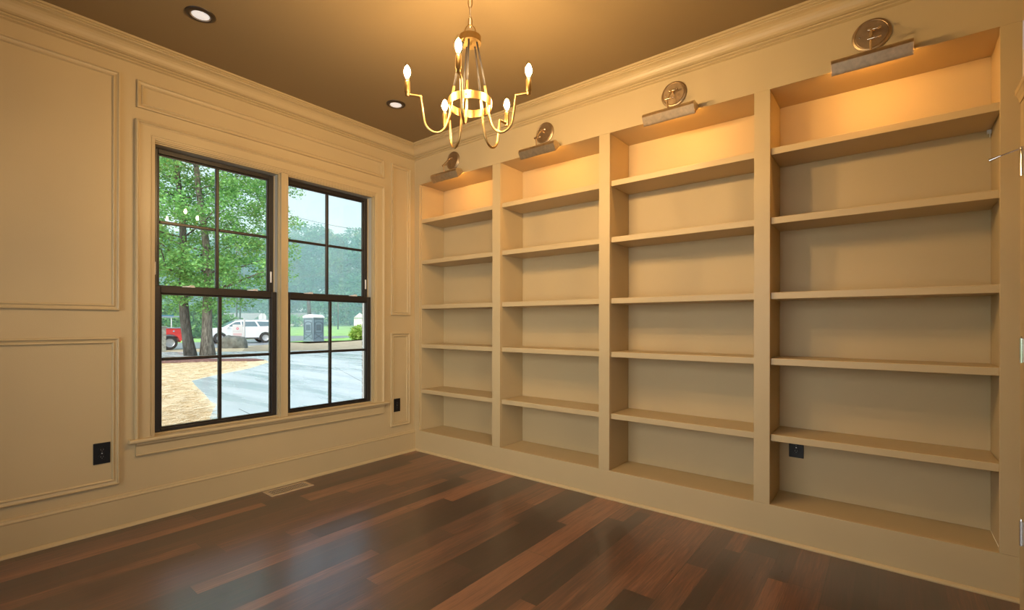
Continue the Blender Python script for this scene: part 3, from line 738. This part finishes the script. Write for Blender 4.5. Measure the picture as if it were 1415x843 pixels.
def far_tree(px, d, h, r, seed, lm=LEAF2, size=.44, per=125, ncl=92, group='hazy trees beyond the road', label='tall hazy tree in the row beyond the road', trunk=.22, low=.06):
    p = atd(px, 448, d); z = terrain(p.x, p.y)
    root = empty('tree', (p.x, p.y, z-.05)); tag(root, label, 'tree', group)
    g = np.random.default_rng(seed)
    MB().tube([(0, 0, 0), (.2*g.normal(), 0, h*.4), (.3*g.normal(), 0, h*.85)], [trunk*1.3, trunk, trunk*.3], 8).build('trunk', BARK, root, smooth=True)
    c = ell(g, ncl, (0, 0, h*(.5+low/2)), (r, r, h*(.5-low/2)), .25)
    V, Q = leaves(c, 1.6, per, size, seed+50, .7)
    raw('foliage', V, Q, lm, root)
far = [(205, 92, 21, 6), (238, 84, 19, 6), (300, 98, 20, 7), (338, 90, 17, 6), (362, 104, 20, 6.5), (384, 96, 21, 6.5), (408, 108, 23.5, 7), (432, 100, 22.5, 6.5), (455, 112, 22.5, 7.5), (478, 100, 20.5, 6), (500, 108, 23, 7.5), (528, 96, 21.5, 7), (180, 100, 22, 7), (560, 104, 22, 7), (270, 110, 21, 7), (322, 114, 20, 7)]
for i, (px, d, h, r) in enumerate(far): far_tree(px, d, h*.93, r, 100+i)
# undergrowth row
for i, (px, d, h, r, lab) in enumerate([(350, 88, 7, 5, 'low leafy tree behind the white car'), (462, 90, 7.5, 4.5, 'low leafy tree at the back of the lawn, right of the portable toilet'), (490, 92, 8.5, 4.5, 'drooping leafy tree behind the white shed')]):
    far_tree(px, d, h, r, 300+i, LEAF2, .4, 50, 60, None, lab, .15, .05)
def shrub(px, py, d, r, h, seed, label, lm, size=.14, ncl=60, per=45, name='shrub'):
    p = atd(px, 448, d); z = terrain(p.x, p.y); root = empty(name, (p.x, p.y, z)); tag(root, label, 'shrub')
    g = np.random.default_rng(seed)
    s = MB()
    for k in range(7):
        a = k*.9; s.tube([(0, 0, 0), (math.cos(a)*r[0]*.4, math.sin(a)*r[1]*.4, h*.5), (math.cos(a)*r[0]*.7, math.sin(a)*r[1]*.7, h*.85)], [.03, .02, .008], 6)
    s.build('stem', BARK, root)
    c = ell(g, ncl, (0, 0, h*.5), (*r, h*.5), .2); V, Q = leaves(c, size*2.6, per, size, seed, .8); raw('foliage', V, Q, lm, root)
shrub(500, 465, 44, (.95, .9), 1.15, 21, 'bright yellow-green shrub at the right edge of the lawn', LEAF3, .16, 80)
for i, (px, d, rx, h) in enumerate([(222, 47, 2.6, 3.0), (246, 48, 2.4, 3.6), (268, 48.5, 2.4, 3.2), (287, 49, 2.2, 3.7), (306, 52, 2.0, 2.4)]):
    shrub(px, 0, d, (rx, 1.4), h, 40+i, ['leafy hedge shrub behind the red truck, far left', 'leafy hedge shrub behind the red truck bed', 'leafy hedge shrub seen left of the grey tree trunk', 'leafy hedge shrub seen right behind the grey tree trunk', 'low leafy hedge shrub behind the front of the white car'][i], LEAF4, .22, 90, 46)
shrub(412, 0, 84, (3.2, 1.5), 2.2, 61, 'low bush in front of the far grey house', LEAF4, .25, 50, 30)

# ---------------------------------------------------------------- vehicles
TYRE = mat('tyre_rubber', (.03, .032, .035), .7); RIM = mat('alloy_rim', (.55, .57, .6), .3, metal=.8); CGL = mat('car_glass', (.06, .12, .15), .08, spec=.8)
CARW = mat('white_car_paint', (.72, .74, .76), .25, coat=.6); CARR = mat('red_car_paint', (.80, .045, .04), .3, coat=.5); CHR = mat('car_chrome', (.6, .62, .65), .2, metal=.9)
DKP = mat('dark_trim_plastic', (.05, .055, .06), .5); LAMPR = mat('tail_lamp', (.6, .05, .04), .2); LAMPW = mat('head_lamp', (.7, .75, .8), .1)
def wheel(parent, x, y, r, wd, side):
    o = MB().lathe([(r*.62, -wd/2), (r*.92, -wd/2), (r, -wd*.36), (r, wd*.36), (r*.92, wd/2), (r*.62, wd/2)], (x, y, r), 'Y', 28, closed=True).build('wheel', TYRE, parent, smooth=True, auto=True)
    q = MB().lathe([(0, side*wd*.30), (r*.16, side*wd*.34), (r*.2, side*wd*.22), (r*.55, side*wd*.30), (r*.63, side*wd*.42), (r*.63, -side*wd*.3), (0, -side*wd*.3)], (x, y, r), 'Y', 28)
    for k in range(6):
        a = k*PI/3; dx_, dz_ = math.cos(a), math.sin(a)
        q.obox((x+dx_*r*.36, y+side*wd*.33, r+dz_*r*.36), (dx_*r*.25, 0, dz_*r*.25), (0, .012, 0), (-dz_*r*.07, 0, dx_*r*.07))
    q.build('rim', RIM, o)
def suv(loc, rz):
    root = empty('car', loc, rz); tag(root, 'white sport utility car on the road behind the boulder, facing left', 'car')
    hw = .97
    # lower body side profile with wheel arches (x forward)
    def arch(xc, r=.44, zc=.38, n=9): return [(xc+r*math.cos(t), zc+r*math.sin(t)) for t in [PI*i/(n-1) for i in range(n)]]
    wf, wr = 1.55, -1.49
    low = [(-2.52, .42)]+[(wr-.46, .34)]+arch(wr)[::-1]+[(wr+.46, .30), (wf-.46, .30)]+arch(wf)[::-1]+[(wf+.46, .32), (2.28, .34), (2.40, .48), (2.43, .80), (2.36, 1.00), (2.1, 1.10), (1.35, 1.19), (-2.46, 1.20), (-2.56, .98), (-2.58, .60)]
    b = MB().prism(low, lambda x, z: (x, -hw, z), lambda x, z: (x, hw, z)).build('body', CARW, root, bevel=.11, seg=3)
    # greenhouse, tapered
    gh = [(1.40, 1.17), (.55, 1.66), (.25, 1.72), (-1.7, 1.74), (-2.15, 1.66), (-2.48, 1.18)]
    def mapw(s): return lambda x, z: (x, s*(hw-.02-(z-1.17)*.38), z)
    MB().prism(gh, mapw(-1), mapw(1)).build('cabin', CARW, root, bevel=.03)
    for s in (-1, 1):
        for nm, poly in (('side_window', [(1.12, 1.24), (.56, 1.58), (.22, 1.62), (.18, 1.24)]), ('side_window', [(.10, 1.24), (.12, 1.63), (-.78, 1.64), (-.98, 1.24)]), ('side_window', [(-1.10, 1.26), (-.90, 1.64), (-1.72, 1.63), (-2.10, 1.55), (-2.26, 1.30)])):
            f0 = mapw(s); p = [(lambda v: (v[0], v[1]+s*.004, v[2]))(f0(x, z)) for x, z in poly]; q = [(v[0], v[1]-s*.02, v[2]) for v in p]
            m = MB(); A = [m.bm.verts.new(v) for v in p]; B = [m.bm.verts.new(v) for v in q]; m.bm.faces.new(A); m.bm.faces.new(B[::-1]); k = len(A)
            for i in range(k): m.bm.faces.new((A[i], A[(i+1) % k], B[(i+1) % k], B[i]))
            m.build(nm, CGL, root)
        for hx_ in (-.1, -1.15): MB().box(hx_, hx_+.18, s*(hw+.005)-.01, s*(hw+.005)+.01, 1.03, 1.06).build('door_handle', CARW, root, bevel=.005)
        MB().box(.98, 1.14, s*(hw+.02), s*(hw+.20), 1.17, 1.33).build('side_mirror', CARW, root, bevel=.03)
        MB().box(-1.02, 1.08, s*(hw-.01)-.02, s*(hw-.01)+.03, .30, .42).build('sill_trim', DKP, root, bevel=.02)
        MB().box(-2.05, .35, s*.66-.02, s*.66+.02, 1.75, 1.79).build('roof_rail', CHR, root, bevel=.01)
        MB().box(2.22, 2.415, s*.66-.20, s*.66+.20, .80, .97).build('headlight', LAMPW, root, bevel=.04)
        MB().box(-2.60, -2.50, s*.82-.12, s*.82+.12, .85, 1.12).build('taillight', LAMPR, root, bevel=.03)
        for xx in (wf, wr): wheel(root, xx, s*(hw-.12), .385, .25, s)
    ws = MB().prism([(1.36, 1.195), (.60, 1.655), (.58, 1.63), (1.34, 1.17)], lambda x, z: (x+.012, -.76, z+.004), lambda x, z: (x+.012, .76, z+.004)); ws.build('windshield', CGL, root)
    g = MB().box(2.37, 2.445, -.42, .42, .66, .95); g.build('grille', DKP, root, bevel=.02)
    for zz in (.72, .80, .88): MB().box(2.44, 2.455, -.40, .40, zz-.015, zz+.015).build('grille_bar', CHR, root)
    MB().box(2.30, 2.42, -.7, .7, .36, .52).build('bumper_intake', DKP, root, bevel=.03)
    return root
pr_ = onz(366.5, 473.4, -.318); pr_.z = 0; hd = Vector((math.cos(math.radians(169)), math.sin(math.radians(169)), 0)); pf = pr_+hd*3.04; ctr = (pf+pr_)/2
lat = Vector((-hd.y, hd.x, 0)); ctr = ctr-lat*.85
suv((ctr.x-hd.x*.03, ctr.y-hd.y*.03, -.318), math.atan2(hd.y, hd.x))
def truck(loc, rz):
    root = empty('truck', loc, rz); tag(root, 'red utility truck with service body at the left edge of the left window', 'truck')
    hw = .98; wr = 0
    prof = [(-.72, .52), (-.52, .50)]+[(.50*math.cos(t), .40+.47*math.sin(t)) for t in [PI-PI*i/8 for i in range(9)]]+[(.52, .50), (1.3, .48), (1.3, 1.20), (-.72, 1.20)]
    MB().prism(prof, lambda x, z: (x, -hw, z), lambda x, z: (x, hw, z)).build('service_body', CARR, root, bevel=.02)
    for s in (-1, 1):
        MB().box(-.73, 1.3, s*hw-.06, s*hw+.06, 1.20, 1.245).build('bed_rail', CHR, root, bevel=.01)
        MB().box(-.74, -.70, s*.86-.05, s*.86+.05, .95, 1.05).build('taillight', LAMPW, root)
        o = MB().box(-.45, .55, s*(hw+.012)-.012, s*(hw+.012)+.012, .95, 1.14).box(.62, 1.22, s*(hw+.012)-.012, s*(hw+.012)+.012, .58, 1.14).build('tool_door', CARR, root, bevel=.008)
        for xx, zz in ((-.16, 1.04), (.70, .86)): MB().lathe([(0, 0), (.045, 0), (.045, s*.02), (0, s*.02)], (xx, s*(hw+.022), zz), 'Y', 14).build('latch', CHR, root)
        MB().box(-.68, -.60, s*(hw+.001), s*(hw+.015), .92, .98).build('marker_lamp', LAMPW, root)
        MB().box(-.68, -.60, s*(hw+.001), s*(hw+.015), .62, .67).build('marker_lamp', LAMPW, root)
        for xx in (-.6, 1.1): MB().tube([(xx, s*.9, 1.2), (xx, s*.9, 1.82)], .025, 8).build('rack_post', CHR, root)
        MB().box(-.72, 3.0, s*.9-.03, s*.9+.03, 1.82, 1.88).build('rack_rail', CHR, root)
        wheel(root, 0, s*(hw-.16), .385, .27, s); wheel(root, 3.45, s*(hw-.16), .385, .27, s)
    MB().box(-.2, .5, -.9, .9, 1.88, 1.93).build('rack_load', mat('blue_load', (.1, .35, .5), .4), root, bevel=.01)
    def mw(s): return lambda x, z: (x, s*(.95-max(0, z-1.15)*.25), z)
    MB().prism([(1.36, .45), (4.6, .45), (4.68, .7), (4.6, 1.08), (3.35, 1.2), (2.75, 1.82), (1.45, 1.84), (1.36, 1.2)], mw(-1), mw(1)).build('cab', CARR, root, bevel=.05)
    return root
truck((6.05, 28.35+.5, -.318), PI)

# ---------------------------------------------------------------- portable toilet
PB = mat('grey_blue_plastic', (.19, .27, .32), .5); PBD = mat('dark_blue_plastic', (.10, .15, .19), .5); PR = mat('white_roof_plastic', (.75, .78, .8), .5)
p = atd(433.5, 448, 40.0); vdir = math.atan2(p.y-CAM.y, p.x-CAM.x)
pt = empty('portable_toilet', (p.x, p.y, -.335), vdir+PI/4-.05); tag(pt, 'grey-blue portable toilet with white roof standing on the lawn', 'portable toilet')
s_ = .565
MB().box(-s_-.03, s_+.03, -s_-.03, s_+.03, 0, .13).build('base_skid', PB, pt, bevel=.02)
MB().box(-s_, s_, -s_, s_, .13, 1.98).build('cabin', PB, pt, bevel=.03)
for (ax, sg) in ((0, -1), (1, -1), (0, 1), (1, 1)):
    def bx(m, u0, u1, z0, z1, d=.022):
        a, b = sorted((sg*(s_-.005), sg*(s_+d)))
        if ax == 0: m.box(a, b, u0, u1, z0, z1)
        else: m.box(u0, u1, a, b, z0, z1)
        return m
    m = MB()
    for u in (-.50, .44): bx(m, u, u+.06, .2, 1.9)
    bx(m, -.44, .44, 1.84, 1.9); bx(m, -.38, .38, .72, .78)
    for u in (-.40, .34): bx(m, u, u+.05, .78, 1.50)
    for k in range(9):      # arched head of the recessed panel
        t = PI*k/8; u = -.375*math.cos(t); bx(m, u-.055, u+.055, 1.47+.16*math.sin(t), 1.53+.16*math.sin(t))
    m.build('panel_rib', PBD, pt)
    m = MB()
    for u in (-.24, -.11, .02, .15): bx(m, u, u+.07, .95, 1.42, .03)
    m.build('vent_slat', PBD, pt)
    m = MB()
    for sgn in (-1, 1):
        n_ = Vector((1, 0, 0))*sg if ax == 0 else Vector((0, 1, 0))*sg; t_ = Vector((0, 1, 0)) if ax == 0 else Vector((1, 0, 0))
        d_ = (t_*.40+Vector((0, 0, sgn*.22))); pz = d_.cross(n_).normalized()
        m.obox(n_*(s_+.008)+Vector((0, 0, .46)), d_, n_*.012, pz*.025)
    m.build('cross_rib', PBD, pt)
rf = MB().prism([(-.62, 1.98), (.62, 1.98), (.62, 2.08), (.40, 2.22), (0, 2.27), (-.40, 2.22), (-.62, 2.08)], lambda a, z: (a, -.62+max(0, z-2.08)*.9, z), lambda a, z: (a, .62-max(0, z-2.08)*.9, z))
rf.build('roof', PR, pt, bevel=.02)

# ---------------------------------------------------------------- boulder, sign, stop sign, stone pier
b1 = onz(308, 480.8); b2 = onz(343, 480.6); bc_ = (b1+b2)/2
bm = bmesh.new(); bmesh.ops.create_icosphere(bm, subdivisions=4, radius=1)
bmm = MB(); bmm.bm.free(); bmm.bm = bm
from mathutils import noise as mn
for v in bm.verts:
    c = v.co; q = Vector((math.copysign(abs(c.x)**.55, c.x), math.copysign(abs(c.y)**.7, c.y), math.copysign(abs(c.z)**.5, c.z)))
    k = 1+.22*mn.noise(c*1.7+Vector((3, 1, 2)))+.07*mn.noise(c*6)
    tp = 1-.22*(q.z+.2)
    v.co = Vector((q.x*.78*tp+(.10*q.z), q.y*.42*k, q.z*.47*k*(1.08-.12*q.x)))
STONE = mat('grey_boulder', (.15, .16, .145), .85, noise=.45, nscale=3, bump=.7, bscale=5)
o = bmm.build('boulder', STONE); o.location = (bc_.x, bc_.y+.3, -.07); o.rotation_euler = (0, 0, math.atan2((b2-b1).y, (b2-b1).x)); tag(o, 'large flat-topped grey boulder on the straw in front of the white car', 'boulder')
SW = mat('sign_white', (.56, .57, .60), .5); SP = mat('sign_pink', (.55, .28, .32), .5); SR = mat('sign_red', (.55, .05, .12), .5); SG = mat('sign_grey', (.45, .47, .50), .5)
p = atd(337.6, 448, 30.0); sg = empty('yard_sign', (p.x, p.y, -.33), YAW-PI/2); tag(sg, 'white hanging yard sign on a white post behind the boulder', 'sign')
sg.rotation_euler = (0, 0, YAW-PI/2)     # local x runs to the right, local -y towards the house
MB().box(-.045, .045, -.045, .045, 0, 1.72).prism([(-.06, 1.72), (.06, 1.72), (0, 1.80)], lambda a, z: (a, -.06, z), lambda a, z: (a, .06, z)).build('post', SW, sg, bevel=.006)
pn = MB().box(-.74, -.10, -.012, .012, .66, 1.42).build('sign_panel', SW, sg, bevel=.003)
m = MB()
m.prism([(-.42+.085*math.cos(2*PI*k/6), 1.17+.085*math.sin(2*PI*k/6)) for k in range(6)], lambda a, z: (a, -.0125, z), lambda a, z: (a, -.015, z)); m.build('emblem', SR, pn)
m = MB().prism([(-.42+.04*math.cos(2*PI*k/12), 1.18+.035*math.sin(2*PI*k/12)) for k in range(12)], lambda a, z: (a, -.0152, z), lambda a, z: (a, -.017, z)); m.build('emblem_center', SW, pn)
m = MB()
for k in range(7): m.box(-.70+k*.08, -.65+k*.08, -.015, -.0125, .97, 1.03)
m.build('grey_lettering', SG, pn)
m = MB()
for k in range(6): m.box(-.68+k*.09, -.615+k*.09, -.015, -.0125, .78, .86)
for k in range(6): m.box(-.66+k*.085, -.61+k*.085, -.015, -.0125, .70, .74)
m.build('pink_lettering', SP, pn)
p = atd(362.5, 448, 45.5); so = empty('stop_sign', (p.x, p.y, -.33), YAW-PI/2); tag(so, 'back of an octagonal grey road sign behind the white car', 'road sign')
MB().box(-.025, .025, -.02, .02, 0, 2.45).build('post', SG, so)
a_ = .405
MB().prism([(a_*math.cos(PI/8+k*PI/4), 2.09+a_*math.sin(PI/8+k*PI/4)) for k in range(8)], lambda a, z: (a, .021, z), lambda a, z: (a, .026, z)).build('sign_plate', mat('sign_back', (.40, .44, .48), .5), so)
p = atd(222.2, 448, 25.0); o = MB().box(-.19, .19, -.19, .19, 0, 1.27).box(-.23, .23, -.23, .23, 1.27, 1.34).build('stone_pier', mat('pier_stone', (.30, .30, .27), .85, noise=.5, nscale=7, bump=.8, bscale=9), bevel=.02)
o.location = (p.x, p.y, -.33); tag(o, 'pale stone pier in front of the red truck at the left window edge', 'pier')

# ---------------------------------------------------------------- houses, poles, wire
HW = mat('pale_siding', (.45, .47, .48), .7); HR = mat('grey_shingle', (.20, .22, .24), .8); HWH = mat('white_siding', (.7, .72, .74), .6); HWD = mat('dim_window', (.08, .10, .12), .2)
def house(px, d, wdt, dep, wall, roof, rz, wm, label, name='house', wins=((-.3, .5), (.25, .5))):
    p = atd(px, 448, d); z = terrain(p.x, p.y); r = empty(name, (p.x, p.y, z-.1), rz); tag(r, label, name)
    MB().box(-wdt/2, wdt/2, -dep/2, dep/2, 0, wall).build('house_wall', wm, r)
    MB().prism([(-dep/2-.3, wall-.05), (dep/2+.3, wall-.05), (0, wall+roof)], lambda y, q: (-wdt/2-.3, y, q), lambda y, q: (wdt/2+.3, y, q)).build('roof', HR, r)
    for fx, fz in wins:
        o = MB().box(wdt*fx-.45, wdt*fx+.45, -dep/2-.03, -dep/2+.03, wall*fz-.35, wall*fz+.55).build('house_window', HWD, r)
    return r
house(312, 80, 11, 7, 1.6, 1.0, YAW-PI/2+.15, HW, 'low pale house with grey roof seen behind the front of the white car')
house(408, 92, 8, 6, 1.2, 1.3, YAW-PI/2-.2, HW, 'low grey-blue house behind the portable toilet')
sh = house(500.5, 78, 1.9, 2.5, 1.95, .0, YAW-PI/2, HWH, 'small white shed at the right edge of the lawn', 'shed', ())
MB().prism([(-.95, 1.9), (.95, 1.9), (0, 2.65)], lambda a, z: (a, -1.28, z), lambda a, z: (a, -1.2, z)).build('gable', HWH, sh)
for xx in (-.62, -.38): MB().box(xx-.03, xx+.03, -1.29, -1.25, .5, 1.9).build('siding_groove', SG, sh)
for px, d, h, lab in ((427, 62, 4.7, 'tall straight tree trunk rising behind the portable toilet'), (326.8, 64, 12, 'thin bare trunk behind the white car, left of the pair'), (331.5, 66, 12, 'thin bare trunk behind the white car, right of the pair'), (467, 75, 5.6, 'slender tree trunk right of the window muntin in the right window')):
    p = atd(px, 448, d); z = terrain(p.x, p.y); r_ = .26 if px == 427 else .10
    o = MB().tube([(0, 0, -.1), (.05, 0, h*.5), (0, .1, h)], [r_*1.15, r_, r_*.85], 10).build('bare_tree', BARK, smooth=True); o.location = (p.x, p.y, z); tag(o, lab, 'tree trunk')
A = atd(385, 294, 52); B = atd(560, 322, 60); pts = [A.lerp(B, t/12)-Vector((0, 0, .5*math.sin(PI*t/12))) for t in range(13)]
o = MB().tube(pts, .022, 6).build('power_line', DKP); tag(o, 'thin power line crossing the sky in the right window', 'wire')

# haze over the far grounds
hz = bpy.data.materials.new('haze'); hz.use_nodes = True; n = hz.node_tree; n.nodes.clear()
ho = n.nodes.new('ShaderNodeOutputMaterial'); sv = n.nodes.new('ShaderNodeVolumeScatter'); sv.inputs['Color'].default_value = (.48, .83, 1.0, 1); sv.inputs['Density'].default_value = HAZE = .0085
n.links.new(sv.outputs[0], ho.inputs['Volume'])
o = MB().box(-60, 150, 40, 175, -3, 32).build('haze', hz); tag(o, 'thin bluish haze over the far trees and lawn', 'haze', kind='stuff')


# ================================================================== WORLD, CAMERA
wd = bpy.data.worlds.new('overcast_sky'); sc.world = wd; wd.use_nodes = True; n = wd.node_tree
bg = n.nodes['Background']; tc = n.nodes.new('ShaderNodeTexCoord'); sp = n.nodes.new('ShaderNodeSeparateXYZ'); n.links.new(tc.outputs['Generated'], sp.inputs[0])
rp = n.nodes.new('ShaderNodeValToRGB'); rp.color_ramp.elements[0].position = 0; rp.color_ramp.elements[0].color = (.58, .77, .95, 1)
rp.color_ramp.elements[1].position = 1; rp.color_ramp.elements[1].color = (1.45, 1.80, 2.15, 1)
e = rp.color_ramp.elements.new(.35); e.color = (.66, .84, 1.0, 1)
n.links.new(sp.outputs[2], rp.inputs[0])
# bright warm lobe added to the sky behind the camera, to fill the room
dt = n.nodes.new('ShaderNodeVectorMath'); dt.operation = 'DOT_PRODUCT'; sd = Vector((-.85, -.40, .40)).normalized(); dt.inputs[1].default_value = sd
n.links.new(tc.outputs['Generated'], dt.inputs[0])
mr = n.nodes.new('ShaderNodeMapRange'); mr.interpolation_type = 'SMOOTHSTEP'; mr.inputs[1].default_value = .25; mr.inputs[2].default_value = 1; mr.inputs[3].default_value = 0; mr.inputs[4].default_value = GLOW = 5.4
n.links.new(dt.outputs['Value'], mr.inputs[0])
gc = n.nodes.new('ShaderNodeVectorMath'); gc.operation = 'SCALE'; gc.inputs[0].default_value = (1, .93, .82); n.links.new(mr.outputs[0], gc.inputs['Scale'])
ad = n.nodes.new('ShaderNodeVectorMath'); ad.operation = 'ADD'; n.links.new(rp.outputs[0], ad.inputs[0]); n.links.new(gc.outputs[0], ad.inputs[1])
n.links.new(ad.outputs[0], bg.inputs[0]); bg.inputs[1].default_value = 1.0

cd = bpy.data.cameras.new('camera'); co = bpy.data.objects.new('camera', cd); COL.objects.link(co)
cd.sensor_fit = 'HORIZONTAL'; cd.sensor_width = 36; cd.lens = F*36/1415; cd.shift_y = (CY-421.5)/1415
cd.clip_start = .02; cd.clip_end = 1000
M = Matrix.Identity(4)
for i in range(3): M[i][0], M[i][1], M[i][2], M[i][3] = RT[i], UP[i], -FW[i], CAM[i]
co.matrix_world = M; sc.camera = co
vs = sc.view_settings; vs.view_transform = 'Standard'; vs.look = 'None'; vs.gamma = 1; vs.use_curve_mapping = False; vs.exposure = 0
cy = sc.cycles; cy.use_denoising = True; cy.max_bounces = 10; cy.diffuse_bounces = 6; cy.glossy_bounces = 4; cy.transparent_max_bounces = 24; cy.sample_clamp_indirect = 8; cy.volume_bounces = 1; cy.caustics_reflective = False
